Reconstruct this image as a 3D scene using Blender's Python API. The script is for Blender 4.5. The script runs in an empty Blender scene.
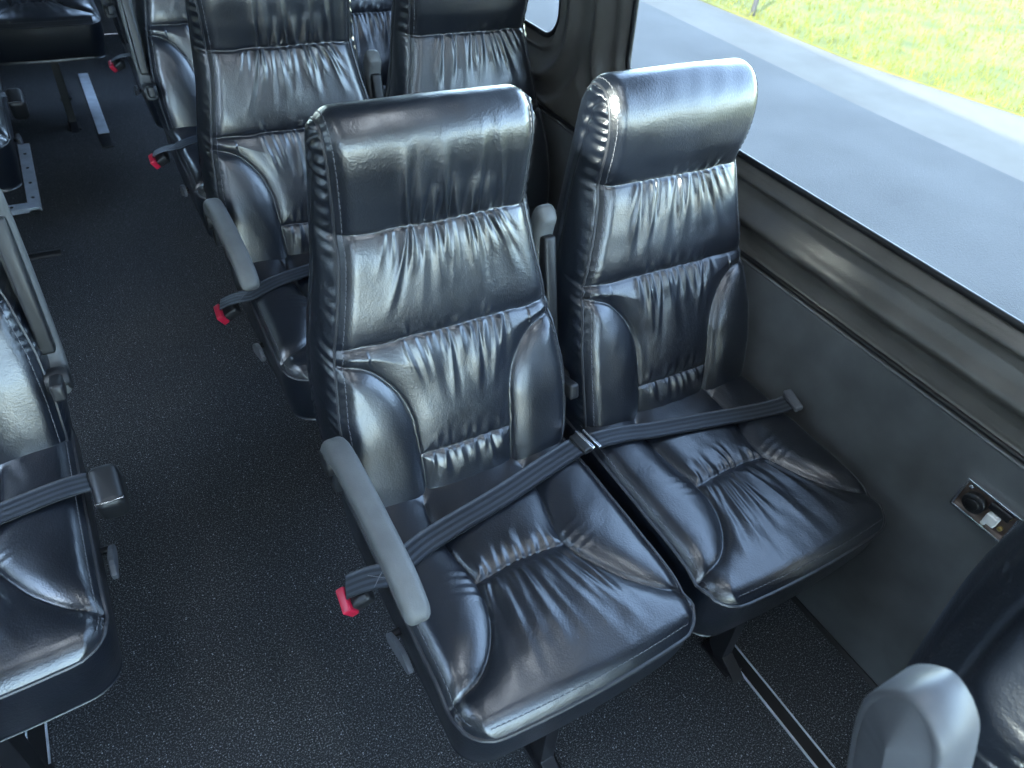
import bpy, math, random
import numpy as np
from mathutils import Vector, Matrix
random.seed(7)
COL = bpy.context.scene.collection
sc = bpy.context.scene
PI = math.pi

# ------------------------------------------------------------------ materials
def new_mat(name):
    m = bpy.data.materials.new(name); m.use_nodes = True
    nt = m.node_tree; b = nt.nodes['Principled BSDF']
    return m, nt, b
def lk(nt, a, b): nt.links.new(a, b)
def texco(nt, kind='Object', scale=None):
    tc = nt.nodes.new('ShaderNodeTexCoord')
    if scale is None: return tc.outputs[kind]
    mp = nt.nodes.new('ShaderNodeMapping'); mp.inputs['Scale'].default_value = scale
    lk(nt, tc.outputs[kind], mp.inputs['Vector']); return mp.outputs['Vector']
def noise(nt, vec, scale, detail=3, rough=0.5):
    n = nt.nodes.new('ShaderNodeTexNoise'); n.inputs['Scale'].default_value = scale
    n.inputs['Detail'].default_value = detail; n.inputs['Roughness'].default_value = rough
    lk(nt, vec, n.inputs['Vector']); return n
def ramp(nt, fac, stops):
    r = nt.nodes.new('ShaderNodeValToRGB'); e = r.color_ramp.elements
    while len(e) < len(stops): e.new(0.5)
    for i, (p, c) in enumerate(stops):
        e[i].position = p; e[i].color = (c[0], c[1], c[2], 1) if len(c) == 3 else c
    lk(nt, fac, r.inputs['Fac']); return r
def bump(nt, b, height, strength, dist=0.001):
    bm = nt.nodes.new('ShaderNodeBump'); bm.inputs['Strength'].default_value = strength
    bm.inputs['Distance'].default_value = dist
    lk(nt, height, bm.inputs['Height']); lk(nt, bm.outputs['Normal'], b.inputs['Normal']); return bm

def leather(name, col, rough, grain=0.5, spec=0.6):
    m, nt, b = new_mat(name)
    v = texco(nt)
    n1 = noise(nt, v, 9, 3)
    r = ramp(nt, n1.outputs['Fac'], [(0.3, [c*0.8 for c in col]), (0.7, [c*1.25 for c in col])])
    lk(nt, r.outputs['Color'], b.inputs['Base Color'])
    vo = nt.nodes.new('ShaderNodeTexVoronoi'); vo.inputs['Scale'].default_value = 330
    lk(nt, v, vo.inputs['Vector'])
    n2 = noise(nt, v, 180, 3)
    n3 = noise(nt, v, 38, 3)
    mx = nt.nodes.new('ShaderNodeMath'); mx.operation = 'MULTIPLY_ADD'
    lk(nt, vo.outputs['Distance'], mx.inputs[0]); mx.inputs[1].default_value = 0.6
    lk(nt, n2.outputs['Fac'], mx.inputs[2])
    m2 = nt.nodes.new('ShaderNodeMath'); m2.operation = 'MULTIPLY_ADD'
    lk(nt, n3.outputs['Fac'], m2.inputs[0]); m2.inputs[1].default_value = 0.9
    lk(nt, mx.outputs[0], m2.inputs[2])
    bump(nt, b, m2.outputs[0], grain, 0.0007)
    rr = ramp(nt, n1.outputs['Fac'], [(0.3, (rough*0.88,)*3), (0.75, (rough*1.15,)*3)])
    lk(nt, rr.outputs['Color'], b.inputs['Roughness'])
    b.inputs['Specular IOR Level'].default_value = spec
    if spec > .8: b.inputs['Coat Weight'].default_value = .4; b.inputs['Coat Roughness'].default_value = .2
    return m
def plain(name, col, rough=0.5, metal=0.0, spec=0.5, grain=0.0, gscale=300, var=0.12):
    m, nt, b = new_mat(name)
    v = texco(nt); n1 = noise(nt, v, 25, 3)
    r = ramp(nt, n1.outputs['Fac'], [(0.3, [c*(1-var) for c in col]), (0.7, [c*(1+var) for c in col])])
    lk(nt, r.outputs['Color'], b.inputs['Base Color'])
    b.inputs['Roughness'].default_value = rough; b.inputs['Metallic'].default_value = metal
    b.inputs['Specular IOR Level'].default_value = spec
    if grain:
        n2 = noise(nt, v, gscale, 3); bump(nt, b, n2.outputs['Fac'], grain, 0.001)
    return m

M = {}
M['leather'] = leather('black_leather', (0.004, 0.0065, 0.012), 0.34, 0.55, 1.0)
M['leather_matte'] = leather('black_vinyl', (0.016, 0.018, 0.024), 0.48, 0.5, 0.6)
M['piping'] = plain('black_piping', (0.03, 0.032, 0.038), 0.4, spec=0.7)
M['thread'] = plain('grey_thread', (0.12, 0.125, 0.14), 0.6)
M['armpad'] = plain('grey_armrest_plastic', (0.12, 0.125, 0.125), 0.5, grain=0.5, gscale=500)
M['armpale'] = plain('pale_armrest_plastic', (0.10, 0.107, 0.12), 0.42, grain=0.15, gscale=500)
M['plastic'] = plain('black_plastic', (0.015, 0.016, 0.018), 0.42, grain=0.15)
M['blacksteel'] = plain('black_painted_steel', (0.012, 0.012, 0.014), 0.35)
M['chrome'] = plain('chrome', (0.75, 0.76, 0.78), 0.22, 1.0)
M['alu'] = plain('brushed_aluminium', (0.70, 0.75, 0.82), 0.45, 0.55)
M['red'] = plain('red_plastic', (0.45, 0.012, 0.04), 0.35)
M['trimleather'] = leather('wall_trim_vinyl', (0.10, 0.094, 0.084), 0.32, 0.35, 0.6)
M['rubber'] = plain('black_rubber', (0.008, 0.008, 0.009), 0.45)
M['ceiling'] = plain('grey_headliner', (0.55, 0.55, 0.56), 0.9, grain=0.3)
M['darkwall'] = plain('dark_shell', (0.06, 0.06, 0.065), 0.7)
M['recess'] = plain('brown_recess_metal', (0.16, 0.12, 0.10), 0.4, 0.5)
M['whiteplastic'] = plain('white_plastic', (0.75, 0.75, 0.72), 0.4)
M['brass'] = plain('brass', (0.7, 0.5, 0.2), 0.3, 1.0)

def webbing():
    m, nt, b = new_mat('belt_webbing')
    tc = nt.nodes.new('ShaderNodeUVMap'); tc.uv_map = 'UVMap'
    w = nt.nodes.new('ShaderNodeTexWave'); w.wave_type = 'BANDS'; w.bands_direction = 'Y'
    w.inputs['Scale'].default_value = 0.62; w.inputs['Distortion'].default_value = 0.15
    lk(nt, tc.outputs['UV'], w.inputs['Vector'])
    w2 = nt.nodes.new('ShaderNodeTexWave'); w2.wave_type = 'BANDS'; w2.bands_direction = 'X'
    w2.inputs['Scale'].default_value = 130
    lk(nt, tc.outputs['UV'], w2.inputs['Vector'])
    r = ramp(nt, w.outputs['Fac'], [(0.2, (0.018, 0.022, 0.028)), (0.8, (0.045, 0.053, 0.066))])
    lk(nt, r.outputs['Color'], b.inputs['Base Color'])
    ad = nt.nodes.new('ShaderNodeMath'); ad.operation = 'MULTIPLY_ADD'; ad.inputs[1].default_value = 0.3
    lk(nt, w2.outputs['Fac'], ad.inputs[0]); lk(nt, w.outputs['Fac'], ad.inputs[2])
    bump(nt, b, ad.outputs[0], 0.25, 0.0008)
    b.inputs['Roughness'].default_value = 0.42; b.inputs['Sheen Weight'].default_value = 0.0
    return m
M['webbing'] = webbing()

def carpet():
    m, nt, b = new_mat('speckled_carpet')
    v = texco(nt)
    n1 = noise(nt, v, 300, 4, 0.75)
    n2 = noise(nt, v, 2.2, 3)
    r = ramp(nt, n1.outputs['Fac'], [(0.40, (0.006, 0.007, 0.008)), (0.54, (0.024, 0.026, 0.029)), (0.70, (0.40, 0.41, 0.42))])
    r2 = ramp(nt, n2.outputs['Fac'], [(0.3, (0.75, 0.78, 0.85)), (0.7, (1.15, 1.12, 1.08))])
    mx = nt.nodes.new('ShaderNodeMix'); mx.data_type = 'RGBA'; mx.blend_type = 'MULTIPLY'; mx.inputs['Factor'].default_value = 1
    lk(nt, r.outputs['Color'], mx.inputs['A']); lk(nt, r2.outputs['Color'], mx.inputs['B'])
    vo = nt.nodes.new('ShaderNodeTexVoronoi'); vo.inputs['Scale'].default_value = 150
    lk(nt, v, vo.inputs['Vector'])
    # bright flecks: only in a few random cells
    sp = nt.nodes.new('ShaderNodeSeparateColor'); lk(nt, vo.outputs['Color'], sp.inputs['Color'])
    rare = nt.nodes.new('ShaderNodeMath'); rare.operation = 'GREATER_THAN'; rare.inputs[1].default_value = 0.9
    lk(nt, sp.outputs['Red'], rare.inputs[0])
    near = nt.nodes.new('ShaderNodeMath'); near.operation = 'LESS_THAN'; near.inputs[1].default_value = 0.2
    lk(nt, vo.outputs['Distance'], near.inputs[0])
    mm = nt.nodes.new('ShaderNodeMath'); mm.operation = 'MULTIPLY'
    lk(nt, rare.outputs[0], mm.inputs[0]); lk(nt, near.outputs[0], mm.inputs[1])
    mf = nt.nodes.new('ShaderNodeMix'); mf.data_type = 'RGBA'
    lk(nt, mm.outputs[0], mf.inputs['Factor']); lk(nt, mx.outputs['Result'], mf.inputs['A'])
    mf.inputs['B'].default_value = (0.35, 0.36, 0.38, 1)
    lk(nt, mf.outputs['Result'], b.inputs['Base Color'])
    b.inputs['Roughness'].default_value = 0.8
    bump(nt, b, n1.outputs['Fac'], 0.7, 0.002)
    return m
M['carpet'] = carpet()

def glass():
    m, nt, b = new_mat('window_glass')
    out = nt.nodes['Material Output']; nt.nodes.remove(b)
    t = nt.nodes.new('ShaderNodeBsdfTransparent'); t.inputs['Color'].default_value = (0.86, 0.93, 0.95, 1)
    g = nt.nodes.new('ShaderNodeBsdfGlossy'); g.inputs['Roughness'].default_value = 0.02
    f = nt.nodes.new('ShaderNodeFresnel'); f.inputs['IOR'].default_value = 1.1
    mx = nt.nodes.new('ShaderNodeMixShader')
    n = noise(nt, texco(nt), 3, 1)
    lk(nt, f.outputs[0], mx.inputs[0]); lk(nt, t.outputs[0], mx.inputs[1]); lk(nt, g.outputs[0], mx.inputs[2])
    lk(nt, mx.outputs[0], out.inputs['Surface']); return m
M['glass'] = glass()
M['sun_blocker'] = plain('pale_blocker', (0.45, 0.45, 0.44), .9)

def asphalt():
    m, nt, b = new_mat('asphalt')
    v = texco(nt); n1 = noise(nt, v, 1.2, 4); n2 = noise(nt, v, 60, 3)
    r = ramp(nt, n1.outputs['Fac'], [(0.3, (0.046, 0.043, 0.039)), (0.7, (0.070, 0.066, 0.060))])
    lk(nt, r.outputs['Color'], b.inputs['Base Color']); b.inputs['Roughness'].default_value = 0.85
    bump(nt, b, n2.outputs['Fac'], 0.3, 0.01); return m
M['asphalt'] = asphalt()
def grassm(name, c1, c2, c3, s=2.5):
    m, nt, b = new_mat(name)
    v = texco(nt); n1 = noise(nt, v, s, 5, 0.65)
    r = ramp(nt, n1.outputs['Fac'], [(0.3, c1), (0.5, c2), (0.72, c3)])
    lk(nt, r.outputs['Color'], b.inputs['Base Color']); b.inputs['Roughness'].default_value = 0.8; return m
M['grass'] = grassm('lawn', (0.055, 0.062, 0.006), (0.105, 0.105, 0.010), (0.135, 0.122, 0.018))
M['blade'] = grassm('grass_blades', (0.065, 0.072, 0.007), (0.115, 0.115, 0.011), (0.145, 0.130, 0.020), 5)
M['sun_shoulder'] = grassm('sun_toned_shoulder', (0.085, 0.070, 0.052), (0.10, 0.085, 0.065), (0.115, 0.098, 0.078), 1.5)  # concrete shoulder; its paler, warm tone paints in sunlight

# ------------------------------------------------------------------ mesh helpers
def link(o, parent=None):
    COL.objects.link(o)
    if parent is not None: o.parent = parent
    return o
def mesh_obj(name, verts, faces, mat, parent=None, smooth=True, uv=None):
    me = bpy.data.meshes.new(name)
    me.from_pydata([tuple(map(float, v)) for v in verts], [], [tuple(map(int, f)) for f in faces])
    me.materials.append(mat)
    if smooth: me.polygons.foreach_set('use_smooth', [True]*len(me.polygons))
    if uv is not None:
        l = me.uv_layers.new(name='UVMap')
        vi = np.zeros(len(me.loops), dtype=np.int32); me.loops.foreach_get('vertex_index', vi)
        l.data.foreach_set('uv', np.asarray(uv, dtype=np.float32)[vi].ravel())
    me.update()
    return link(bpy.data.objects.new(name, me), parent)
class MB:
    """collects shapes for one mesh"""
    def __init__(s): s.v = []; s.f = []
    def add(s, V, F):
        n = len(s.v); s.v += [tuple(p) for p in V]; s.f += [tuple(i+n for i in f) for f in F]; return s
    def box(s, c, d, rot=None, taper=1.0):
        P = []
        for z in (-1, 1):
            k = taper if z > 0 else 1
            for x, y in ((-1, -1), (1, -1), (1, 1), (-1, 1)):
                p = Vector((x*d[0]/2*k, y*d[1]/2*k, z*d[2]/2))
                if rot is not None: p = rot @ p
                P.append(p + Vector(c))
        return s.add(P, [(3, 2, 1, 0), (4, 5, 6, 7), (0, 1, 5, 4), (1, 2, 6, 5), (2, 3, 7, 6), (3, 0, 4, 7)])
    def rbox(s, c, d, r=0.004, rot=None, n=3):
        """rounded box: superellipsoid-like loft of rounded rectangles"""
        rings = []
        for k in range(n+1):
            a = PI/2*k/n; rings.append((-d[2]/2 + r - r*math.cos(a), r - r*math.sin(a)))
        rings = rings + [(-z, i) for z, i in rings[::-1]]
        V = []; m = 4*(n+1)
        for z, ins in rings:
            for q in range(4):
                sx, sy = ((1, 1), (-1, 1), (-1, -1), (1, -1))[q]
                for k in range(n+1):
                    a = PI/2*q + PI/2*k/n
                    x = sx*(d[0]/2-r) + math.cos(a)*(r-ins); y = sy*(d[1]/2-r) + math.sin(a)*(r-ins)
                    p = Vector((x, y, z))
                    if rot is not None: p = rot @ p
                    V.append(p + Vector(c))
        F = []
        for i in range(len(rings)-1):
            for j in range(m):
                F.append((i*m+j, i*m+(j+1) % m, (i+1)*m+(j+1) % m, (i+1)*m+j))
        F.append(tuple(range(m))[::-1]); F.append(tuple(range((len(rings)-1)*m, len(rings)*m)))
        return s.add(V, F)
    def tube(s, pts, r, seg=8, closed=False):
        pts = [Vector(p) for p in pts]; n = len(pts); V = []; F = []
        up = Vector((0.13, 0.31, 0.94)).normalized()
        for i, p in enumerate(pts):
            a = pts[(i-1) % n] if (closed or i > 0) else p; b = pts[(i+1) % n] if (closed or i < n-1) else p
            t = (b-a).normalized()
            if i == 0:
                s1 = t.cross(up).normalized()
            else:
                s1 = (s1 - t*s1.dot(t)).normalized()
            s2 = t.cross(s1)
            rr = r[i] if hasattr(r, '__len__') else r
            for k in range(seg):
                a = 2*PI*k/seg; V.append(p + s1*math.cos(a)*rr + s2*math.sin(a)*rr)
        for i in range(n if closed else n-1):
            j = (i+1) % n
            for k in range(seg): F.append((i*seg+k, i*seg+(k+1) % seg, j*seg+(k+1) % seg, j*seg+k))
        if not closed: F += [tuple(range(seg))[::-1], tuple(range((n-1)*seg, n*seg))]
        return s.add(V, F)
    def cyl(s, c, r, h, axis=(0, 0, 1), seg=24):
        a = Vector(axis).normalized(); c = Vector(c)
        q = Vector((0, 0, 1)).rotation_difference(a); V = []; F = []
        prof = [(-h/2, r*0.93), (-h/2+r*0.06, r), (h/2-r*0.06, r), (h/2, r*0.93)]
        for z, rr in prof:
            for k in range(seg):
                V.append(c + q @ Vector((rr*math.cos(2*PI*k/seg), rr*math.sin(2*PI*k/seg), z)))
        for i in range(3):
            for k in range(seg): F.append((i*seg+k, i*seg+(k+1) % seg, (i+1)*seg+(k+1) % seg, (i+1)*seg+k))
        F += [tuple(range(seg))[::-1], tuple(range(3*seg, 4*seg))]
        return s.add(V, F)
    def prism(s, poly, axis, a, b):
        """poly of 2D points extruded along axis 'x'/'y'/'z' from a to b"""
        def P(p, t):
            return {'x': (t, p[0], p[1]), 'y': (p[0], t, p[1]), 'z': (p[0], p[1], t)}[axis]
        n = len(poly)
        V = [P(p, a) for p in poly] + [P(p, b) for p in poly]
        F = [tuple(range(n)), tuple(range(n, 2*n))[::-1]] + [(i, (i+1) % n, n+(i+1) % n, n+i)[::-1] for i in range(n)]
        return s.add(V, F)
    def build(s, name, mat, parent=None, smooth=False, bevel=0):
        o = mesh_obj(name, s.v, s.f, mat, parent, smooth)
        if bevel:
            m = o.modifiers.new('b', 'BEVEL'); m.width = bevel; m.segments = 2; m.limit_method = 'ANGLE'
        if smooth: 
            try: o.data.set_sharp_from_angle(angle=math.radians(50))
            except Exception: pass
        return o
def spline(pts, n=12):
    """Catmull-Rom through points"""
    P = np.array(pts, float); out = []
    Q = np.vstack([2*P[0]-P[1], P, 2*P[-1]-P[-2]])
    for i in range(1, len(Q)-2):
        for k in range(n):
            t = k/n; a, b, c, d = Q[i-1], Q[i], Q[i+1], Q[i+2]
            out.append(0.5*((2*b)+(-a+c)*t+(2*a-5*b+4*c-d)*t*t+(-a+3*b-3*c+d)*t**3))
    out.append(P[-1]); return np.array(out)
def pdist(X, Y, line):
    """distance of grid points to a polyline"""
    D = np.full(X.shape, 9.0)
    for (x0, y0), (x1, y1) in zip(line[:-1], line[1:]):
        dx, dy = x1-x0, y1-y0; L = dx*dx+dy*dy+1e-12
        t = np.clip(((X-x0)*dx+(Y-y0)*dy)/L, 0, 1)
        D = np.minimum(D, np.hypot(X-(x0+t*dx), Y-(y0+t*dy)))
    return D
def tagp(o, label=None, cat=None, group=None, kind=None):
    if label: o['label'] = label
    if cat: o['category'] = cat
    if group: o['group'] = group
    if kind: o['kind'] = kind
    return o
def struct(o): o['kind'] = 'structure'; return o
def empty(name, loc, rz=0):
    o = bpy.data.objects.new(name, None); o.location = loc; o.rotation_euler = (0, 0, rz)
    o.empty_display_size = 0.1; return link(o)
def grid_faces(nu, nv, off=0):
    i = np.arange(nu-1)[None, :]; j = np.arange(nv-1)[:, None]
    a = j*nu+i+off
    return np.stack([a, a+1, a+nu+1, a+nu], -1).reshape(-1, 4)

# ------------------------------------------------------------------ fabric folds
def wrinkles(X, S, seam_s, side, spec, seed):
    """gathered folds leaving a seam. spec: n, x range, length, amp, width, fan (slope per metre of x)"""
    rng = np.random.RandomState(seed); H = np.zeros(X.shape)
    n, x0, x1, Lm, amp, wd, fan, xc = spec
    for i in range(n):
        x = x0+(x1-x0)*(i+0.5+rng.uniform(-0.35, 0.35))/n
        L = Lm*rng.uniform(0.45, 1.15); a = amp*rng.uniform(0.4, 1.25)
        w = wd*rng.uniform(0.65, 1.35); sl = fan*(x-xc)+rng.uniform(-0.12, 0.12); cv = rng.uniform(-1, 1)*0.8
        d = (S-seam_s)*side; dd = np.clip(d, 0, None)
        c = (X-(x+sl*dd+cv*dd*dd))/(w*(0.6+1.1*dd/L))
        prof = np.exp(-np.abs(c)**1.35) - 0.6*np.exp(-np.abs(c-1.7)**2*1.3)
        t = np.clip(1-dd/L, 0, 1)
        H += np.where(d > 0, a*prof*t**1.2*np.tanh(dd/0.006), 0)
    return H
def vnoise(X, Y, scale, seed):
    rng = np.random.RandomState(seed); H = np.zeros(X.shape)
    for k in range(7):
        a = rng.uniform(0, 2*PI); f = scale*rng.uniform(0.6, 1.5); p = rng.uniform(0, 6.28)
        H += np.sin((X*math.cos(a)+Y*math.sin(a))*f+p)
    return H/7

# ------------------------------------------------------------------ backrest
# front/back profile in the (y, z) plane, seat-local (y=0 is the front edge of the cushion)
FP = [(.425, .36), (.418, .42), (.436, .47), (.452, .54), (.479, .62), (.513, .70), (.540, .77), (.567, .85), (.588, .925), (.594, .965),
      (.592, 1.01), (.594, 1.055), (.606, 1.095), (.630, 1.122), (.662, 1.130), (.692, 1.118), (.716, 1.08), (.728, 1.0), (.733, .92), (.722, .82),
      (.700, .70), (.665, .58), (.622, .46), (.590, .37)]
prof = spline(FP, 16)
plen = np.concatenate([[0], np.cumsum(np.hypot(*np.diff(prof, axis=0).T))])
def prof_at(t):
    return np.stack([np.interp(t, plen, prof[:, 0]), np.interp(t, plen, prof[:, 1])], -1)
apex_i = int(np.argmax(prof[:, 1])); T_APEX = plen[apex_i]
crease = plen[np.argmin(np.abs(prof[:apex_i, 1]-.47))]
def t_of_z(z): return float(np.interp(z, prof[:apex_i, 1], plen[:apex_i]))
WZ = ([.36, .42, .50, .58, .66, .74, .80, .87, .92, .96, 1.02, 1.08, 1.13], [.195, .208, .220, .225, .223, .211, .198, .181, .172, .169, .171, .173, .173])
def halfw(z): return np.interp(z, WZ[0], WZ[1])

def make_backrest(name, parent, seed, variant):
    # rows: dense in front, sparse behind
    tf = np.linspace(0, T_APEX+0.035, 330); tb = np.linspace(T_APEX+0.05, plen[-1], 26)
    T = np.concatenate([tf, tb]); nf = len(tf)
    U = np.linspace(-1, 1, 181); U = np.sign(U)*(1-(1-np.abs(U))**1.12)
    def pa(t):
        q = prof_at(t)
        if variant == 'a':      # flatter head section than on the window seats
            q[:, 0] += np.where(t < T_APEX, .011*np.exp(-((q[:, 1]-1.03)/.075)**2), 0)
        return q
    YZ = pa(T); eps = 0.002
    tan = pa(np.clip(T+eps, 0, plen[-1]))-pa(np.clip(T-eps, 0, plen[-1]))
    tan /= np.linalg.norm(tan, axis=1)[:, None]
    nrm = np.stack([-tan[:, 1], tan[:, 0]], -1)     # outward: -y on the front
    k = np.exp(-np.linspace(-2, 2, 13)**2); k /= k.sum()
    W = np.interp(T, T, halfw(YZ[:, 1]))
    X = W[:, None]*U[None, :]; S = np.repeat((T-crease)[:, None], len(U), 1); TT = np.repeat(T[:, None], len(U), 1)
    s1 = t_of_z(.952)-crease; s2 = t_of_z(.775)-crease
    sl = 0.085 if variant == 'b' else 0.098
    wav = 0.0025*vnoise(X, X*0, 70, seed+3)
    curv = lambda sg: spline([(sg*.225, s2-.022), (sg*.20, s2-.026), (sg*.155, s2-.045), (sg*.118, s2-.09), (sg*.10, s2-.14), (sg*.096, s2-.19), (sg*.092, s2-.26), (sg*.09, -.06)], 8)
    H = np.zeros(X.shape)
    d1 = np.abs(S-s1-wav); d2 = np.abs(S-s2-wav)
    cl = pdist(X, S, curv(-1)); cr = pdist(X, S, curv(1))
    inner = np.abs(X) < np.interp(S, [-.06, s2-.19, s2-.14, s2-.09, s2-.045], [.09, .096, .10, .118, .155])
    d3 = np.where(inner, np.abs(S-sl-wav), 9); d3 = np.minimum(d3, np.where(~inner, np.hypot(np.minimum(cl, cr), S-sl), 9))
    dc = np.minimum(cl, cr)
    edge = W[:, None]-np.abs(X)
    front = np.clip((T_APEX+0.02-TT)/0.04, 0, 1)
    dm = np.minimum(np.minimum(d1, d2), np.minimum(d3, dc))
    dmm = np.where(S > s1, dm*.6, dm)
    H += front*(0.011*(1-np.exp(-dmm/0.022))-0.011)
    H += -front*0.0035*np.exp(-(dm/0.0022)**2)
    H += front*0.010*(1-(X/W[:, None])**2)
    low = np.clip((s2-S)/0.05, 0, 1)*(~inner)           # plump side bolsters
    H += front*low*0.010*(1-np.exp(-np.minimum(dc, edge+0.004)/0.02))
    H -= 0.016*np.clip(1-edge/0.030, 0, 1)**2.4          # rolled edges
    g = np.zeros(X.shape); a = 0.0072
    if variant == 'a':
        g += wrinkles(X, S, s1, 1, (9, -.07, .12, .15, a*1.3, .0085, .5, .03), seed+11)
    else:
        g += wrinkles(X, S, s1, 1, (6, -.05, .10, .05, a*.5, .008, .4, .02), seed+11)
    g += wrinkles(X, S, s1, -1, (13, -.11, .12, .14, a, .0068, 3.2, 0), seed+12)
    g += wrinkles(X, S, s2, 1, (8, -.09, .09, .045, a*.6, .006, 1.5, 0), seed+13)
    g += wrinkles(X, S, s2, -1, (12, -.10, .10, .14, a*1.1, .0070, -1.2, 0), seed+14)
    g += np.where(inner, wrinkles(X, S, sl, 1, (7, -.075, .075, .05, a*.8, .006, 1.0, 0), seed+15), 0)
    g += np.where(inner, wrinkles(X, S, sl, -1, (9, -.075, .075, .07, a*.8, .0065, .8, 0), seed+16), 0)
    m1 = np.where(S > s1, 1, np.where(S > s2, 1, np.where(inner, 1, 0)))
    H += g*m1*front*np.clip(edge/0.03, 0, 1)
    H += 0.0012*vnoise(X, S, 45, seed+5)*front + 0.0006*vnoise(X, S, 110, seed+6)*front
    # puckers along the side seams
    H += 0.0013*np.sin(TT*2*PI/0.019+3*np.sin(TT*23+seed)+2*np.sin(TT*57))*np.clip(np.sin(TT*13+seed)+.2, 0, 1)*np.exp(-edge/0.008)*front
    Y = YZ[:, 0][:, None]+nrm[:, 0][:, None]*H; Z = YZ[:, 1][:, None]+nrm[:, 1][:, None]*H
    V = np.stack([X, Y, Z], -1).reshape(-1, 3)
    F = [grid_faces(len(U), len(T))[:, ::-1]]
    off = len(V); Vs = [V]
    EY, EZ = {}, {}
    for sg, col in ((-1, 0), (1, len(U)-1)):
        fy, fz, fw = Y[:, col], Z[:, col], X[:, col]
        n = 230; A = np.linspace(0, 1, n)
        tfr = A*T_APEX; tbk = plen[-1]-A*(plen[-1]-T_APEX)
        def at(t): return np.stack([np.interp(t, T, fw), np.interp(t, T, fy), np.interp(t, T, fz)], -1)
        Pf, Pb = at(tfr), at(tbk); nb = 34; B = np.linspace(0, 1, nb)
        P = Pf[:, None, :]*(1-B)[None, :, None]+Pb[:, None, :]*B[None, :, None]
        wid = np.linalg.norm(Pf-Pb, axis=1)[:, None]; dist = B[None, :]*wid; rb_ = (1-B[None, :])*wid-.046
        bul = (0.014+.010*np.exp(-((Pf[:, 2]-.93)/.09)**2))[:, None]*np.sin(PI*B)[None, :]**0.6*np.clip(wid/0.05, 0, 1)
        puck = 0.0030*np.sin(tfr*2*PI/0.024+2.6*np.sin(tfr*24+seed)+1.5*np.sin(tfr*61))[:, None]*np.exp(-(dist-.008)**2/0.00022)*(0.35+0.65*np.clip(np.sin(tfr*9+1), 0, 1))[:, None]
        puck *= np.clip(dist/0.004, 0, 1)
        puck += -.0055*np.exp(-(rb_/.0045)**2)*np.clip(wid/.06-.5, 0, 1)
        puck += .0055*np.sin(tfr*2*PI/0.03+2*np.sin(tfr*17+seed))[:, None]*np.exp(-(rb_/.014)**2)*np.tanh(np.abs(rb_)/.004)*np.clip(np.sin(tfr*11-1), 0, 1)[:, None]*np.clip(wid/.06-.5, 0, 1)
        P[:, :, 0] += sg*(bul+puck)
        Vs.append(P.reshape(-1, 3)); ff = grid_faces(nb, n, off)
        F.append(ff if sg > 0 else ff[:, ::-1]); off += n*nb
    o = mesh_obj(name, np.concatenate(Vs), np.concatenate(F), M['leather'], parent)
    # piping + stitching as parts of the backrest
    pb = MB(); st = MB()
    for sg, col in ((-1, 0), (1, len(U)-1)):
        idx = [i for i in range(0, len(T), 3) if T[i] < T_APEX+0.10]
        pb.tube([(X[i, col]+sg*0.0005, Y[i, col], Z[i, col]) for i in idx], 0.0028, 6)
        c2 = 6 if sg < 0 else len(U)-7
        st.tube([Vector((X[i, c2], Y[i, c2], Z[i, c2]))+Vector((0, nrm[i, 0], nrm[i, 1]))*(-.0012, .0009, .0012, .0009)[i % 4] for i in range(20, nf-4)], 0.0007, 4)
        pb.build('piping', M['piping'], o, True); st.build('stitching', M['thread'], o, True)
        pb = MB(); st = MB()
    return o

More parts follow.
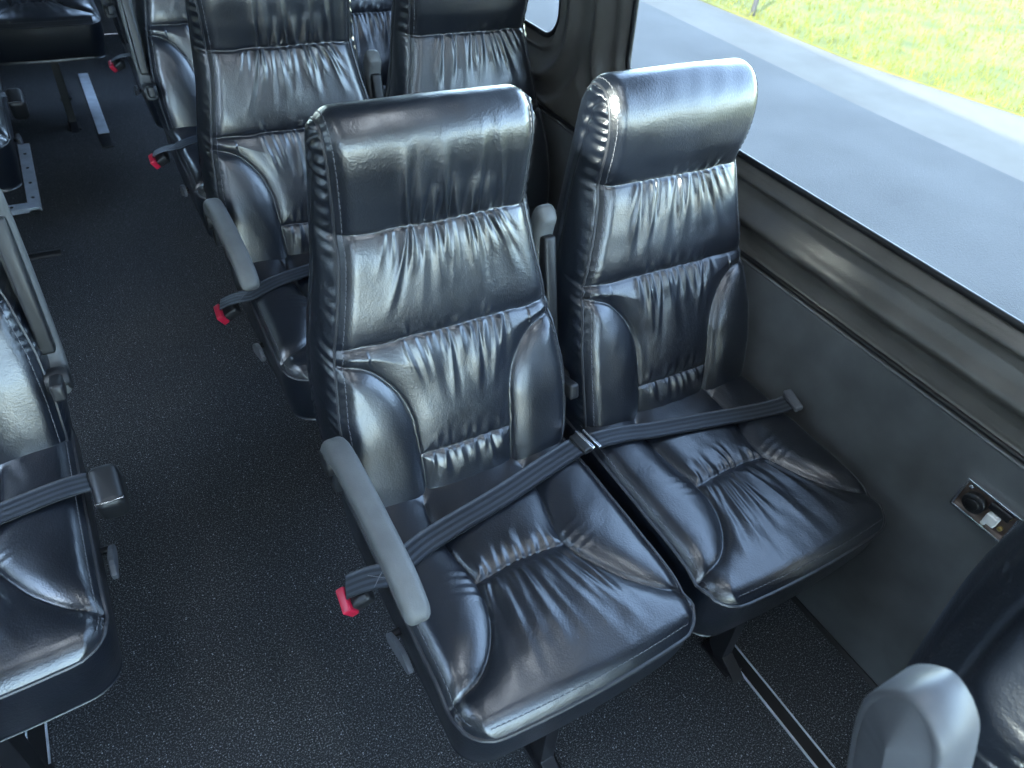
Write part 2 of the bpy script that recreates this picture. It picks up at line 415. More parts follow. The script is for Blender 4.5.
# ------------------------------------------------------------------ seat cushion
CW = 0.227; CD = 0.53
def make_cushion(name, parent, seed, mirror=1):
    nu, nv = 171, 190; r = 0.055
    U = np.linspace(-1, 1, nu); U = np.sign(U)*(1-(1-np.abs(U))**1.15)
    q = np.linspace(0, 1, nv); Yv = CD*q**1.12
    def hw(y): 
        e = np.clip(r-y, 0, r); base = CW-0.004*np.clip(y-.1, 0, 1)
        return base-r+np.sqrt(np.clip(r*r-e*e, 0, None))
    W = hw(Yv); X = W[:, None]*U[None, :]; Y = np.repeat(Yv[:, None], nu, 1)
    # slight bow of the front edge
    Yb = Y-0.012*(1-(X/CW)**2)*np.clip(1-Y/0.2, 0, 1)
    edge = np.minimum(np.minimum(W[:, None]-np.abs(X), Y+0.0), 0.3)
    xm = X*mirror
    L1 = spline([(-.105, .42), (-.112, .375), (-.108, .30), (-.098, .235), (-.103, .175), (-.13, .12), (-.17, .082), (-.222, .066)], 8)
    L2 = spline([(.105, .42), (.104, .36), (.088, .29), (.082, .235), (.098, .19), (.135, .13), (.18, .085), (.222, .062)], 8)
    cl = pdist(xm, Y, L1); cr = pdist(xm, Y, L2); dc = np.minimum(cl, cr)
    inner = (xm > np.interp(Y, [.066, .082, .12, .175, .235, .30, .375, .42], [-.222, -.17, -.13, -.103, -.098, -.108, -.112, -.105])) & \
            (xm < np.interp(Y, [.062, .085, .13, .19, .235, .29, .36, .42], [.222, .18, .135, .098, .082, .088, .104, .105]))
    wav = 0.002*vnoise(X, X*0, 80, seed+2)
    sx = .225+0.012*np.cos(xm*14)+wav
    d3 = np.where(inner & (Y > .1), np.abs(Y-sx), 9)
    d3 = np.minimum(d3, np.where(~inner, np.hypot(dc, Y-.235), 9))
    dm = np.minimum(dc, d3)
    H = 0.468+0.014*(1-np.exp(-dm/0.02))-0.003*np.exp(-(dm/0.0024)**2)
    H += 0.012*(1-np.exp(-edge/0.03))
    H += np.where(~inner, 0.007*(1-np.exp(-dc/0.025)), 0)
    H -= 0.016*np.clip(1-edge/0.030, 0, 1)**2.2
    H -= 0.010*np.clip(1-Y/0.09, 0, 1)**2
    H += 0.006*np.exp(-((Y-.12)/.08)**2)*(1-(X/CW)**2)
    g = wrinkles(xm, Y, .232, 1, (11, -.09, .085, .065, .0048, .0055, .8, 0), seed+21)
    g2 = wrinkles(xm, Y, .222, -1, (13, -.09, .085, .19, .005, .0075, 4.0, 0), seed+22)
    H += (g+g2)*inner*np.clip(edge/0.02, 0, 1)
    # puckers on the bolster beside the crossing seam
    for sg, xx in ((-1, -.10), (1, .085)):
        for k in range(4):
            yy = .25-.017*k; c = (Y-yy-0.25*(xm-xx)*sg)/0.0055
            dd = (xm-xx)*sg
            H += np.where((dd > 0) & ~inner, 0.0028*np.exp(-c*c)*np.exp(-dd/0.022)*np.tanh(dd/.004), 0)
    H += 0.0010*vnoise(X, Y, 50, seed+5)+0.0005*vnoise(X, Y, 120, seed+6)
    V = np.stack([X, Yb, H], -1)
    F = [grid_faces(nu, nv)]
    # outline loop (front edge left->right etc.) for the boxing
    loop = [(nv-1-i, 0) for i in range(nv)] + [(0, j) for j in range(1, nu)] + [(i, nu-1) for i in range(1, nv)]
    loop = loop[::2]
    L = np.array([V[a, b] for a, b in loop])
    Vs = [V.reshape(-1, 3)]; off = nu*nv
    nr = 9; n = len(L)
    cen = np.array([0, .27])
    for k in range(nr):
        t = k/(nr-1); R = L.copy()
        R[:, 2] = L[:, 2]*(1-t)+0.306*t
        sc_ = 1+0.012*math.sin(PI*min(1, t*1.3))-0.055*t**1.4
        R[:, 0] *= sc_; R[:, 1] = L[:, 1]+(0.006*0-0.0)*t
        R[:, 1] += np.where(L[:, 1] < 0.2, (-0.004*math.sin(PI*t)+0.022*t**1.3)*np.clip(1-L[:, 1]/0.2, 0, 1), 0)
        if k: R[:, 0] += 0.0016*np.sin(np.arange(n)*0.55)*math.exp(-t*5)*np.sign(L[:, 0])*(np.abs(L[:, 0]) > CW*.9)
        Vs.append(R); 
    for k in range(nr-1):
        for i in range(n-1):
            a = off+k*n+i; F.append(np.array([[a, a+n, a+n+1, a+1]]))
    base = off+(nr-1)*n
    fv = [tuple(f) for A in F for f in A]
    fv.append(tuple(range(base, base+n))[::1])
    o = mesh_obj(name, np.concatenate(Vs), fv, M['leather'], parent)
    o.data.polygons[len(o.data.polygons)-1].use_smooth = False
    pb = MB(); pts = [(p[0]*1.004, p[1]-0.001*(p[1] < .1), p[2]-0.0005) for p in L[::2]]
    pb.tube(pts, 0.0032, 6); pb.build('piping', M['piping'], o, True)
    st = MB()
    ins = [(nv-1-i, 5) for i in range(20, nv-14)] + [(6, j) for j in range(10, nu-10)] + [(i, nu-6) for i in range(14, nv-20)]
    st.tube([Vector(V[q_])+Vector((0, 0, (-.0012, .0009, .0012, .0009)[i % 4])) for i, q_ in enumerate(ins)], 0.0007, 4)
    st.build('stitching', M['thread'], o, True)
    return o

# ------------------------------------------------------------------ armrest (local origin = pivot)
def rr_section(w, h, r, n=4, ch=0.0):
    P = []
    for q, (sx, sy) in enumerate(((1, 1), (-1, 1), (-1, -1), (1, -1))):
        for k in range(n+1):
            a = PI/2*q+PI/2*k/n
            P.append((sx*(w/2-r)+r*math.cos(a), sy*(h/2-r)+r*math.sin(a)))
    return P
def sweep(mb, path, secs):
    """sweep sections (lists of (x, n)) along a path in the y-z plane"""
    path = [np.array(p, float) for p in path]; V = []; m = len(secs[0]); n = len(path)
    for i, p in enumerate(path):
        a = path[max(i-1, 0)]; b = path[min(i+1, n-1)]; t = (b-a)/np.linalg.norm(b-a)
        nn = np.array([-t[1], t[0]])
        for x, q in secs[i]: V.append((x, p[0]+nn[0]*q, p[1]+nn[1]*q))
    F = [(i*m+k, i*m+(k+1) % m, (i+1)*m+(k+1) % m, (i+1)*m+k) for i in range(n-1) for k in range(m)]
    F += [tuple(range(m))[::-1], tuple(range((n-1)*m, n*m))]
    return mb.add(V, F)
def make_armrest(parent, loc, angle, pad='armpad', big=False):
    """pivot at loc; angle 0 = lowered, pointing to the front (-y)"""
    e = MB()
    path = spline([(.030, -.035), (.026, .0), (.006, .028), (-.03, .040), (-.10, .044), (-.19, .041), (-.265, .034), (-.305, .018), (-.318, .0)], 5)[::-1]
    n = len(path); secs = []
    for i in range(n):
        t = i/(n-1); w = .040; h = .042
        k = 1
        if t < 0.12: k = 0.55+0.45*math.sqrt(max(0, 1-(1-t/0.12)**2))
        if t > 0.9: k = 0.7+0.3*math.sqrt(max(0, 1-((t-.9)/.1)**2))
        if big:
            w, h = .060, .062
            k = 1 if t > .05 else .90
            secs.append([(x, q_-.010) for x, q_ in rr_section(w*k, h*k, 0.008)])
        else: secs.append(rr_section(w*k, h*k, 0.013*k))
    sweep(e, path, secs)
    o = e.build('armrest', M[pad], parent, True)
    try: o.data.set_sharp_from_angle(angle=math.radians(80))
    except Exception: pass
    o.location = loc; o.rotation_euler = (-angle, 0, 0)
    u = MB(); u.rbox((0, -.15, .012 if not big else -.004), (.026 if not big else .048, .25, .034), .006)
    u.build('underside', M['plastic' if not big else 'armpale'], o, True)
    h = MB(); h.cyl((0, .022, -.012), .024, .040, (1, 0, 0)); h.rbox((0, .022, -.045), (.022, .034, .07), .006)
    h.build('pivot', M['plastic'], o, True)
    return o

def strip(name, pts, width, mat, parent, wdir=None, thick=0.0016, twist=None):
    P = spline(pts, 8); n = len(P); V = []; uv = []
    L = np.concatenate([[0], np.cumsum(np.linalg.norm(np.diff(P, axis=0), axis=1))]); nc = 7
    for layer in (1, -1):
        for i in range(n):
            t = P[min(i+1, n-1)]-P[max(i-1, 0)]; t /= np.linalg.norm(t)
            w = np.array(wdir if wdir is not None else (0, 0, 1.0), float)
            s = np.cross(t, w); s /= np.linalg.norm(s); nn = np.cross(s, t)
            for k in range(nc):
                q = k/(nc-1)-.5
                V.append(P[i]+s*q*width+nn*(thick/2*layer+0.0008*math.cos(q*PI))); uv.append((L[i]*20, q*2))
    F = []
    for l in range(2):
        g = grid_faces(nc, n, l*n*nc); F += [tuple(f) if l else tuple(f[::-1]) for f in g]
    m = n*nc
    for i in range(n-1):
        F.append((i*nc, (i+1)*nc, m+(i+1)*nc, m+i*nc)); F.append((i*nc+nc-1, m+i*nc+nc-1, m+(i+1)*nc+nc-1, (i+1)*nc+nc-1))
    F += [tuple(range(nc))+tuple(range(m+nc-1, m-1, -1)), tuple(range((n-1)*nc, n*nc))[::-1]+tuple(range(m+(n-1)*nc, m+n*nc))]
    return mesh_obj(name, V, F, mat, parent, True, uv)

def rot_to(xd, zd):
    x = Vector(xd).normalized(); z = Vector(zd); z = (z-x*z.dot(x)).normalized(); y = z.cross(x)
    return Matrix((x, y, z)).transposed()

def make_belt_aisle(parent):
    b = strip('seat_belt', [(-.292, .324, .470), (-.272, .318, .480), (-.252, .312, .487), (-.225, .304, .492), (-.195, .311, .497), (-.13, .332, .500), (.02, .36, .501), (.13, .385, .503), (.222, .403, .507)], .047, M['webbing'], parent)
    d = Vector((.03, -.01, .022))
    bk = MB(); R = rot_to((.8, -.12, .5), (-.45, -.1, .9))
    bk.rbox((-.272, .314, .458), (.036, .052, .026), .005, R); bk.build('buckle', M['plastic'], b, True)
    rb = MB(); rb.rbox((-.296, .308, .452), (.016, .046, .030), .003, R); rb.build('release_button', M['red'], b, True)
    lt = MB(); R = rot_to((.97, .12, .02), (0, 0, 1))
    lt.rbox((.238, .405, .512), (.008, .058, .012), .003, R); lt.rbox((.254, .404, .511), (.007, .056, .008), .003, R)
    lt.build('belt_latch', M['chrome'], b, True)
    l2 = MB(); l2.rbox((.228, .404, .508), (.022, .050, .014), .004, R); l2.build('latch_body', M['plastic'], b, True)
    x = MB(); 
    for s in (1, -1): x.tube([(-.255, .304-s*.014, .4885), (-.24, .304, .4925), (-.222, .304+s*.014, .4955)], .0007, 4)
    x.build('cross_stitch', M['thread'], b, True)
    return b
def make_belt_window(parent):
    b = strip('seat_belt', [(-.228, .400, .507), (-.16, .393, .504), (-.09, .378, .500), (.05, .350, .499), (.14, .330, .500), (.20, .315, .507), (.226, .308, .515)], .044, M['webbing'], parent)
    R = rot_to((.9, -.25, .3), (-.3, 0, 1))
    e = MB(); e.rbox((.236, .306, .520), (.020, .056, .016), .005, R); e.build('belt_end_fitting', M['armpale'], b, True)
    return b

def add_legs(parent):
    for yy, s in ((.10, -1), (.40, 1)):
        l = MB()
        l.prism([(yy-.035, .31), (yy+.035, .31), (yy+.015+s*.02, .03), (yy+s*.05+.012, .0), (yy+s*.05-.055, .0), (yy-.02+s*.03, .03)], 'x', -.016, .016)
        l.box((0, yy+s*.04, .004), (.05, .09, .008))
        l.build('leg', M['blacksteel'], parent, False, .002)
    r = MB(); r.box((0, .25, .312), (.36, .40, .02)); r.build('seat_frame', M['blacksteel'], parent, False, .002)
def add_lever(parent, sg):
    m = MB(); x = sg*(CW+.014)
    pts = spline([(.17, .405), (.20, .412), (.232, .40), (.262, .378), (.272, .362), (.262, .352), (.235, .362), (.20, .378), (.175, .388)], 3)
    m.prism([(p[0], p[1]) for p in pts][::-1], 'x', x-.005, x+.005)
    o = m.build('recliner_lever', M['armpale'], parent, False, .002)
    s = MB(); s.cyl((sg*(CW+.004), .265, .366), .007, .024, (1, 0, 0)); s.build('lever_pin', M['blacksteel'], o, True)

def kids(o): return [c for c in bpy.data.objects if c.parent == o]
def copy_tree(o, parent=None, skip=()):
    c = o.copy(); COL.objects.link(c)
    if parent is not None: c.parent = parent
    for ch in kids(o):
        if ch.name.split('.')[0] in skip: continue
        copy_tree(ch, c)
    return c

ARM_UP = math.radians(106)
# --- aisle seat prototype (left armrest at the aisle, raised one at its window side)
AX, WX, Y0, PITCH = .463, .950, .345, .86
GA = 'aisle seats of the row along the window wall'
GW = 'window seats of the row along the window wall'
aisle = empty('passenger_seat', (AX, Y0, 0))
make_backrest('backrest', aisle, 3, 'a'); make_cushion('cushion', aisle, 5)
make_armrest(aisle, (-.245, .458, .618), 0)
make_belt_aisle(aisle); add_lever(aisle, -1); add_legs(aisle)
window = empty('passenger_seat', (WX, Y0, 0))
wb = make_backrest('backrest', window, 40, 'b'); wb.location.x = .010
wcu = make_cushion('cushion', window, 61); wcu.scale.x = 1.02; wcu.location.x = .006
make_belt_window(window); add_legs(window)
wa = make_armrest(window, (-.250, .545, .595), ARM_UP)

tagp(aisle, 'black leather aisle seat in the middle of the photo with its grey armrest lowered', 'seat', GA)
tagp(window, 'black leather window seat against the dark wall panel, nearest whole one to the big window', 'seat', GW)
row_labels_a = ['black leather aisle seat directly behind the central aisle seat', 'black leather aisle seat two rows behind the central one, armrest raised', 'black leather aisle seat furthest back on the window side, only a sliver in view']
row_labels_w = ['black leather window seat behind the two central seats, top cut by the frame', 'black leather window seat two rows behind the central pair, glimpsed between headrests']
for i, lb in enumerate(row_labels_a):
    c = copy_tree(aisle); c.location.y = Y0+PITCH*(i+1); tagp(c, lb)
    if i > 0:
        for ch in kids(c):
            if ch.name.startswith('armrest'): ch.rotation_euler = (-ARM_UP, 0, 0); ch.location.y = .505
for i, lb in enumerate(row_labels_w):
    c = copy_tree(window); c.location.y = Y0+PITCH*(i+1); tagp(c, lb)

# --- seats across the aisle: mirrored layout (armrest on their right)
def make_left(loc, label, group=None):
    s = empty('passenger_seat', loc)
    for ch in kids(aisle):
        nm = ch.name.split('.')[0]
        if nm in ('backrest', 'cushion', 'leg', 'seat_frame'): copy_tree(ch, s)
    make_armrest(s, (.240, .515, .612), ARM_UP)
    add_lever(s, 1)
    b = strip('seat_belt', [(.245, .315, .500), (.20, .308, .507), (.12, .300, .503), (.0, .285, .500), (-.12, .262, .500), (-.2, .25, .5)], .048, M['webbing'], s)
    h = MB(); h.rbox((.268, .305, .470), (.050, .085, .075), .016, rot_to((1, 0, 0), (0, -.35, 1)), 5); h.build('belt_retractor_housing', M['plastic'], b, True)
    k = MB(); k.tube([(.245, .262, .492), (.268, .258, .494), (.290, .264, .490)], .0016, 6); k.build('housing_trim', M['chrome'], b, True)
    return tagp(s, label, 'seat', group)
GL = 'seats across the aisle'
make_left((-.405, Y0+.39, 0), 'black leather seat across the aisle, cut by the left edge of the photo', GL)
make_left((-.435, Y0+.39+1.86, 0), 'dark seat in shade at the left edge beside the aluminium floor edging', GL)

# --- rear bench seats
GR = 'seats of the rear row'
for i, (x, lb) in enumerate(((-.03, 'black rear row seat facing down the aisle'), (-.505, 'black rear row seat in the upper left corner'))):
    s = empty('passenger_seat', (x, Y0+PITCH*4-.03, 0))
    for ch in kids(aisle):
        if ch.name.split('.')[0] in ('backrest', 'cushion', 'leg', 'seat_frame'): copy_tree(ch, s)
    tagp(s, lb, 'seat', GR)
# --- seat in the near right corner
near = empty('passenger_seat', (.87, -.615, 0))
for ch in kids(window):
    if ch.name.split('.')[0] in ('backrest', 'cushion', 'leg', 'seat_frame'): copy_tree(ch, near)
def big_armrest(parent, loc, angle):
    # broad raised armrest: faceted body with a pad strip wrapping round its tip
    out = [(.035, .036), (-.20, .040), (-.268, .037), (-.300, .026), (-.318, .006), (-.320, -.010), (-.300, -.028), (-.262, -.034), (-.10, -.034), (.035, -.030)]
    o2 = spline(out, 3); V = []; F = []; n = len(o2); cy = np.clip(o2[:, 0], -.268, .02)
    for sx in (-1, 1):
        V += [(sx*.0245, p[0], p[1]) for p in o2]
        V += [(sx*.041, c_, .002) for c_ in cy]
    for k in range(n):
        j = (k+1) % n
        F += [(k, j, n+j, n+k)[::-1], (2*n+k, 2*n+j, 3*n+j, 3*n+k)]
        F += [(k, 2*n+k, 2*n+j, j)[::-1]]
    o = mesh_obj('armrest', V, F, M['armpale'], parent, False)
    b_ = MB(); V = []; F = []
    for x, e in ((-.0275, -.004), (-.0275, .001), (-.024, .0035), (.024, .0035), (.0275, .001), (.0275, -.004)):
        c_ = np.array([-.14, .002]); 
        for i, p in enumerate(o2):
            t = o2[min(i+1, n-1)]-o2[max(i-1, 0)]; t = t/np.linalg.norm(t); q = p+np.array([-t[1], t[0]])*(-e)
            V.append((x*1.0, q[0], q[1]))
    for r_ in range(5):
        for k in range(n-1): F.append((r_*n+k, (r_+1)*n+k, (r_+1)*n+k+1, r_*n+k+1))
    g_ = mesh_obj('pad_strip', V, F, M['armpale'], o, True)
    h = MB(); h.cyl((0, .035, 0), .030, .044, (1, 0, 0)); h.cyl((.085, .035, 0), .014, .17, (1, 0, 0)); h.build('pivot', M['plastic'], o, True)
    o.location = loc; o.rotation_euler = (-angle, 0, 0); return o
big = big_armrest(near, (-.378, .553, .683), math.radians(110))
sc1 = MB(); sc1.cyl((0, -.235, -.036), .0045, .008, (0, 0, 1), 12); sc1.build('screw', M['blacksteel'], big, True)
tagp(near, 'black leather seat cut by the lower right corner, pale armrest raised', 'seat')

# ------------------------------------------------------------------ right wall with windows
WALLX = 1.23
def rrect_sd(Y, Z, y0, y1, z0, z1, r):
    cy, cz = (y0+y1)/2, (z0+z1)/2; qy = np.abs(Y-cy)-((y1-y0)/2-r); qz = np.abs(Z-cz)-((z1-z0)/2-r)
    return np.hypot(np.clip(qy, 0, None), np.clip(qz, 0, None))+np.minimum(np.maximum(qy, qz), 0)-r
WINS = [(-1.45, 1.515, .892, 1.66, .075), (1.845, 3.05, .892, 1.66, .075), (3.42, 4.6, .892, 1.66, .075)]
YMIN, YMAX, ZC = -2.6, 5.1, 2.14
def wall_surface(side, x_in, wins, name, mat, z_low=0.0):
    ys = np.arange(YMIN, YMAX+.001, .0125); zs = np.concatenate([np.arange(z_low, .685, .02), np.arange(.69, .93, .004), np.arange(.935, ZC+.001, .0125)])
    Yg, Zg = np.meshgrid(ys, zs)
    sds = [rrect_sd(Yg, Zg, *w) for w in wins]; D = np.min(sds, axis=0)
    # snap the vertices near the opening onto its outline
    for w in wins:
        for _ in range(3):
            d = rrect_sd(Yg, Zg, *w); e = 1e-3
            gy = (rrect_sd(Yg+e, Zg, *w)-d)/e; gz = (rrect_sd(Yg, Zg+e, *w)-d)/e
            m = (np.abs(d) < .008); Yg = np.where(m, Yg-gy*d, Yg); Zg = np.where(m, Zg-gz*d, Zg)
    D = np.min([rrect_sd(Yg, Zg, *w) for w in wins], axis=0)
    # upper trim relief: distance from opening -> how far the surface sits outside the panel plane
    px = np.array([0, .008, .013, .022, .028, .034, .042, .060, .080, .096, .104, .112, .125, .145, .165, .175, .185, .3, 5])
    pv = np.array([.040, .037, .028, .020, .012, .013, .020, .018, .008, -.004, -.008, -.005, .006, .010, .010, .006, .0, .0, .0])
    rel = np.interp(D, px, pv)
    upper = np.clip((Zg-.700)/.02, 0, 1)
    # between windows the pillar cover is a broad rounded column
    pil = np.clip((D-.05)/.08, 0, 1)*np.clip((Zg-.75)/.1, 0, 1)
    bul = rel*upper - 0.0*pil
    tum = np.clip(Zg-1.0, 0, 5)*.10                        # tumblehome
    seam = 0.006*np.exp(-((Zg-.716)/.0035)**2)+0.004*np.exp(-((Zg-.700)/.003)**2)-0.004*np.exp(-((Zg-.708)/.006)**2)
    sag = 0.0035*np.sin(Yg*9+1)*np.sin(Zg*14)*np.clip((Zg-.73)/.05, 0, 1)*.6
    X = (x_in+bul+seam+sag-tum)*side
    V = np.stack([X, Yg, Zg], -1).reshape(-1, 3)
    F = grid_faces(len(ys), len(zs))
    Dc = D.reshape(-1)[F].mean(1); F = F[Dc > .0005]
    if side > 0: F = F[:, ::-1]
    o = struct(mesh_obj(name, V, F, mat))
    return o
M['panelbead'] = plain('grey_bead', (.14, .14, .14), .25, spec=.8)
M['panel'] = leather('grey_wall_panel', (0.105, 0.11, 0.112), 0.42, 0.35, 0.5)
wr = wall_surface(1, WALLX, WINS, 'wall_right', M['trimleather'])
# lower panel uses its own smoother vinyl
wr.data.materials.append(M['panel'])
for p in wr.data.polygons:
    if p.center.z < .705: p.material_index = 1
def rrloop(y0, y1, z0, z1, r, n=8):
    P = []
    for q, (cy, cz) in enumerate(((y1-r, z1-r), (y0+r, z1-r), (y0+r, z0+r), (y1-r, z0+r))):
        for k in range(n+1):
            a = PI/2*q+PI/2*k/n; P.append((cy+r*math.cos(a), cz+r*math.sin(a)))
    return P
def add_window(idx, w, xfun, side):
    L = rrloop(*w)
    pts = []
    for i in range(len(L)):
        a, b = L[i], L[(i+1) % len(L)]; k = max(1, int(math.hypot(a[0]-b[0], a[1]-b[1])/.1))
        pts += [(a[0]+(b[0]-a[0])*t/k, a[1]+(b[1]-a[1])*t/k) for t in range(k)]
    V = [(side*(xfun(z)+.038+dx), y, z) for dx in (0, .005) for y, z in pts]; n = len(pts)
    F = [tuple(range(n)), tuple(range(n, 2*n))[::-1]]+[(i, n+i, n+(i+1) % n, (i+1) % n) for i in range(n)]
    g = mesh_obj('window_%d' % idx, V, F, M['glass'], None, False); struct(g)
    t = MB(); t.tube([(side*(xfun(z)+.036), y, z) for y, z in pts], .0075, 8, True)
    t.build('window_gasket', M['rubber'], g, True)
    return g
xf = lambda z: WALLX-max(0, z-1.0)*.10
for i, w in enumerate(WINS): add_window(i+1, w, xf, 1)

# left wall, a mirror trim wall out of view; openings invented and sized to admit sun and skylight
LX = 1.16
LIGHT_OPENINGS = [(-2.35, -.95, 1.70, 2.10, .07), (-.22, .12, 1.93, 2.11, .04), (.40, 1.45, .89, 1.9, .07)]
ys = None
wl = wall_surface(-1, LX, LIGHT_OPENINGS, 'wall_left', M['trimleather'])
xl = lambda z: LX-max(0, z-1.0)*.10
for i, w in enumerate(LIGHT_OPENINGS): add_window(i+4, w, xl, -1)

# floor, ceiling, ends
f = MB(); f.box((.035, (YMIN+YMAX)/2, -.02), (2.43, YMAX-YMIN, .04)); struct(f.build('floor', M['carpet']))
c = MB(); c.box((.035, (YMIN+YMAX)/2, ZC+.015), (2.5, YMAX-YMIN+.1, .03)); struct(c.build('ceiling', M['ceiling']))
def end_wall(name, y, zlo, zhi, xw, idx):
    m = MB(); t = .04
    m.box((.035, y, zlo/2), (2.5, t, zlo)); m.box((.035, y, (zhi+ZC)/2), (2.5, t, ZC-zhi))
    m.box((.035-(xw/2+.625), y, (zlo+zhi)/2), (1.25-xw, t, zhi-zlo)) if False else None
    e = (2.5-xw)/2
    m.box((.035-xw/2-e/2, y, (zlo+zhi)/2), (e, t, zhi-zlo)); m.box((.035+xw/2+e/2, y, (zlo+zhi)/2), (e, t, zhi-zlo))
    struct(m.build(name, M['darkwall']))
    g = MB(); g.box((.035, y, (zlo+zhi)/2), (xw, .006, zhi-zlo)); struct(g.build('window_%d' % idx, M['glass']))
end_wall('wall_front', YMIN-.03, .45, 1.95, 2.3, 8)
end_wall('wall_rear', YMAX+.03, 1.0, 1.75, 1.6, 9)

t = MB(); t.tube([(WALLX+.0, y, .7125) for y in np.arange(YMIN+.05, YMAX-.05, .25)], .0055, 8); struct(t.build('trim_1', M['rubber'], None, True))
t = MB(); t.tube([(WALLX+.001, y, .700) for y in np.arange(YMIN+.05, YMAX-.05, .25)], .0042, 8); struct(t.build('trim_2', M['panelbead'], None, True))
# floor mat joint along the wall
t = MB(); t.prism([(1.219, 0), (1.2285, 0), (1.2285, .010), (1.225, .010), (1.219, .003)], 'y', YMIN+.05, YMAX-.05)
struct(t.build('baseboard_right', M['rubber']))

# floor tracks
def track(x, y0, y1, label):
    e = MB(); 
    for dx in (-.017, .017): e.box((x+dx, (y0+y1)/2, .0025), (.0035, y1-y0, .005))
    o = e.build('floor_track', M['alu'])
    s = MB(); s.box((x, (y0+y1)/2, .0012), (.030, y1-y0, .0024)); s.build('track_slot', M['rubber'], o)
    tagp(o, label, 'floor track', 'seat tracks in the floor'); return o
track(.983, -1.6, 4.3, 'thin bright edged seat track in the floor under the window seats')
track(.463, -1.6, 4.3, 'seat track in the floor under the aisle seats beside the window')
track(-.405, -1.2, 2.72, 'seat track in the floor under the seats across the aisle')
s = MB(); s.rbox((.08, 4.09, .004), (.047, .78, .006), .0025); s.build('strip_cover', M['alu'])
tagp(bpy.data.objects['strip_cover'], 'wide pale aluminium strip on the aisle floor before the rear seats', 'floor strip')
s2 = MB(); s2.rbox((.077, 3.62, .003), (.047, .15, .004), .0015); 
tagp(s2.build('strip_cover_end', M['blacksteel']), 'dark end plate at the near end of the pale aluminium aisle strip', 'floor strip')

# aluminium edging with screws at the left
e = MB(); e.box((-.245, 3.36, .006), (.045, .62, .012)); e.box((-.60, 3.075, .010), (.75, .05, .020))
ed = e.build('floor_edging', M['alu'], None, False, .002)
for y in (3.15, 3.28, 3.42, 3.56):
    q = MB(); q.cyl((-.245, y, .013), .006, .003); q.build('screw', M['blacksteel'], ed, True)
for x in (-.32, -.45):
    q = MB(); q.cyl((x, 3.075, .021), .006, .003); q.build('screw', M['blacksteel'], ed, True)
tagp(ed, 'l-shaped aluminium edging with screws on the floor at the left', 'floor edging')
m = MB(); m.prism([(2.70, 0), (2.74, 0), (2.74, .006), (2.72, .012), (2.705, .006)], 'x', -.95, -.19)
tagp(m.build('floor_seam_bar', M['rubber']), 'dark low threshold bar on the floor nearer than the aluminium edging', 'threshold')

# outlet panel on the wall
op = empty('socket_panel', (WALLX-.003, .243, .588))
b = MB(); b.box((0, 0, 0), (.004, .095, .062)); b.build('back_plate', M['recess'], op)
fr = MB()
fr.box((-.004, 0, .033), (.010, .104, .005)); fr.box((-.004, 0, -.033), (.010, .104, .005)); fr.box((-.004, .050, 0), (.010, .005, .070)); fr.box((-.004, -.050, 0), (.010, .005, .070))
fr.build('frame', M['chrome'], op, False, .001)
k = MB(); k.cyl((-.008, .020, 0), .020, .014, (1, 0, 0)); kb = k.build('round_socket', M['plastic'], op, True)
k = MB(); k.cyl((-.0165, .020, 0), .012, .006, (1, 0, 0)); k.build('socket_core', M['rubber'], kb, True)
k = MB(); k.rbox((-.010, -.018, -.004), (.014, .022, .022), .003); k.build('connector', M['whiteplastic'], op, True)
for y, z, mm in ((-.036, .018, 'brass'), (-.036, -.012, 'brass'), (-.010, -.024, 'whiteplastic'), (-.012, .022, 'whiteplastic'), (.040, .022, 'chrome')):
    q = MB(); q.cyl((-.005, y, z), .0045, .006, (1, 0, 0), 12); q.build('screw', M[mm], op, True)
k = MB(); k.rbox((-.006, -.020, .018), (.008, .04, .018), .003); k.build('latch_plate', M['blacksteel'], op, True)
tagp(op, 'small metal framed socket panel with a round socket on the lower wall', 'socket panel')

# ------------------------------------------------------------------ outdoors
GZ = -.7
def slab(name, poly, mat, z, th=.1):
    m = MB(); m.prism(poly, 'z', z-th, z); return m.build(name, mat)
road = slab('road', [(-40, -50), (6.35, -50), (6.35, 0), (6.2, 4), (6.1, 60), (-40, 60)], M['asphalt'], GZ); struct(road)
vg = slab('sun_toned_shoulder', [(6.35, -50), (8.2, -50), (7.9, 2.6), (7.2, 5.0), (7.0, 7.5), (6.6, 60), (6.1, 60), (6.2, 4), (6.35, 0)], M['sun_shoulder'], GZ); struct(vg)
lawn = slab('lawn', [(8.2, -50), (70, -50), (70, 60), (6.6, 60), (7.0, 7.5), (7.2, 5.0), (7.9, 2.6)], M['grass'], GZ+.01); struct(lawn)
rng = np.random.RandomState(4); V = []; F = []
for i in range(26000):
    y = rng.uniform(1.0, 13); x0 = np.interp(y, [0, 2.6, 5, 7.5, 14], [8.1, 7.9, 7.2, 7.0, 6.9])
    x = x0+.03+6*rng.uniform(0, 1)**1.3; h = rng.uniform(.03, .10); a = rng.uniform(0, PI); w = .006
    dx, dy = math.cos(a)*w, math.sin(a)*w; lx, ly = rng.uniform(-.04, .04, 2); n = len(V)
    V += [(x-dx, y-dy, GZ), (x+dx, y+dy, GZ), (x+lx, y+ly, GZ+h)]; F.append((n, n+1, n+2))
gb = mesh_obj('grass', V, F, M['blade'], None, False)
tagp(gb, 'bright yellow green grass beyond the road outside the window', 'grass', None, 'stuff')
po = MB(); po.cyl((7.22, 6.55, GZ+.45), .03, .9, (0, 0, 1), 12)
tagp(po.build('roadside_post', M['darkwall'], None, True), 'thin dark post standing at the edge of the grass outside', 'post')

struct(slab('sun_blocker_wall', [(-6.6, -2.45), (-6.0, -2.45), (-6.0, 30), (-6.6, 30)], M['sun_blocker'], 4.7, 5.4))  # unseen wall added to keep sun out of the left openings
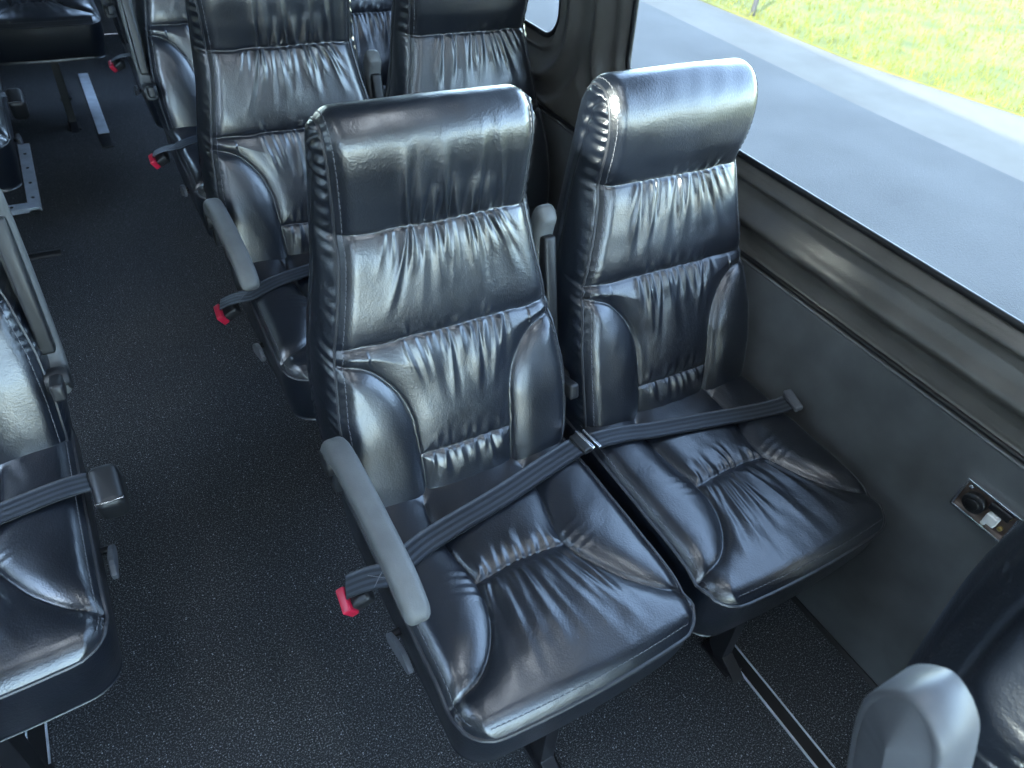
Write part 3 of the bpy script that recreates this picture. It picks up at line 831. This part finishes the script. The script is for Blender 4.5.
# ------------------------------------------------------------------ light
w = bpy.data.worlds.new('World'); sc.world = w; w.use_nodes = True
nt = w.node_tree; bg = nt.nodes['Background']
sky = nt.nodes.new('ShaderNodeTexSky'); sky.sky_type = 'NISHITA'; sky.sun_disc = False
SUN_DIR = Vector((-1.0, -.55, .50)).normalized()         # towards the sun
sky.dust_density = .4; sky.ozone_density = 2.0; sky.sun_elevation = math.radians(38); sky.sun_rotation = math.atan2(SUN_DIR.x, SUN_DIR.y)
hs = nt.nodes.new('ShaderNodeHueSaturation'); hs.inputs['Saturation'].default_value = .74
nt.links.new(sky.outputs[0], hs.inputs['Color']); nt.links.new(hs.outputs[0], bg.inputs['Color']); bg.inputs['Strength'].default_value = 1.2
sl = bpy.data.lights.new('sun', 'SUN'); sl.energy = 13; sl.angle = math.radians(.6); sl.color = (1, .92, .80)
so = bpy.data.objects.new('sun', sl); COL.objects.link(so); so.rotation_euler = SUN_DIR.to_track_quat('Z', 'Y').to_euler()

M['fill_glow'], nt_, b_ = new_mat('fill_emission')
b_.inputs['Base Color'].default_value = (.9, .9, .9, 1)
b_.inputs['Emission Color'].default_value = (.80, .90, 1.0, 1); b_.inputs['Emission Strength'].default_value = 9
for x in (-.35, .62):  # unseen glowing strips added to brighten the cabin
    for y in (-1.2, .3):
        t = MB(); t.rbox((x, y, ZC-.012), (.12, .95, .024), .008); cl_ = t.build('added_fill_light', M['alu'], None, True)
        t = MB(); t.rbox((x, y, ZC-.025), (.095, .90, .012), .005); t.build('fill_emitter', M['fill_glow'], cl_, True)
        tagp(cl_, 'added fill light strip above the seats, out of view', 'fill light', 'added fill strips')
# ------------------------------------------------------------------ camera
Mx = np.array([[0.86641725, -0.27299132, 0.41808719], [-0.49120456, -0.6163468, 0.61549549], [0.08966178, -0.73864224, -0.66810808]])
cam = bpy.data.cameras.new('camera'); co = bpy.data.objects.new('camera', cam); COL.objects.link(co)
R = Matrix(((Mx[0, 0], -Mx[0, 1], -Mx[0, 2]), (Mx[1, 0], -Mx[1, 1], -Mx[1, 2]), (Mx[2, 0], -Mx[2, 1], -Mx[2, 2])))
co.matrix_world = Matrix.Translation((0, 0, 1.55)) @ R.to_4x4()
cam.sensor_width = 36; cam.lens = 723/1024*36; cam.clip_start = .02
cam.dof.use_dof = True; cam.dof.focus_distance = 1.45; cam.dof.aperture_fstop = 5.6
sc.camera = co
sc.view_settings.view_transform = 'Standard'; sc.view_settings.look = 'None'; sc.view_settings.gamma = 1
sc.view_settings.use_curve_mapping = False
sc.view_settings.exposure = 1.1
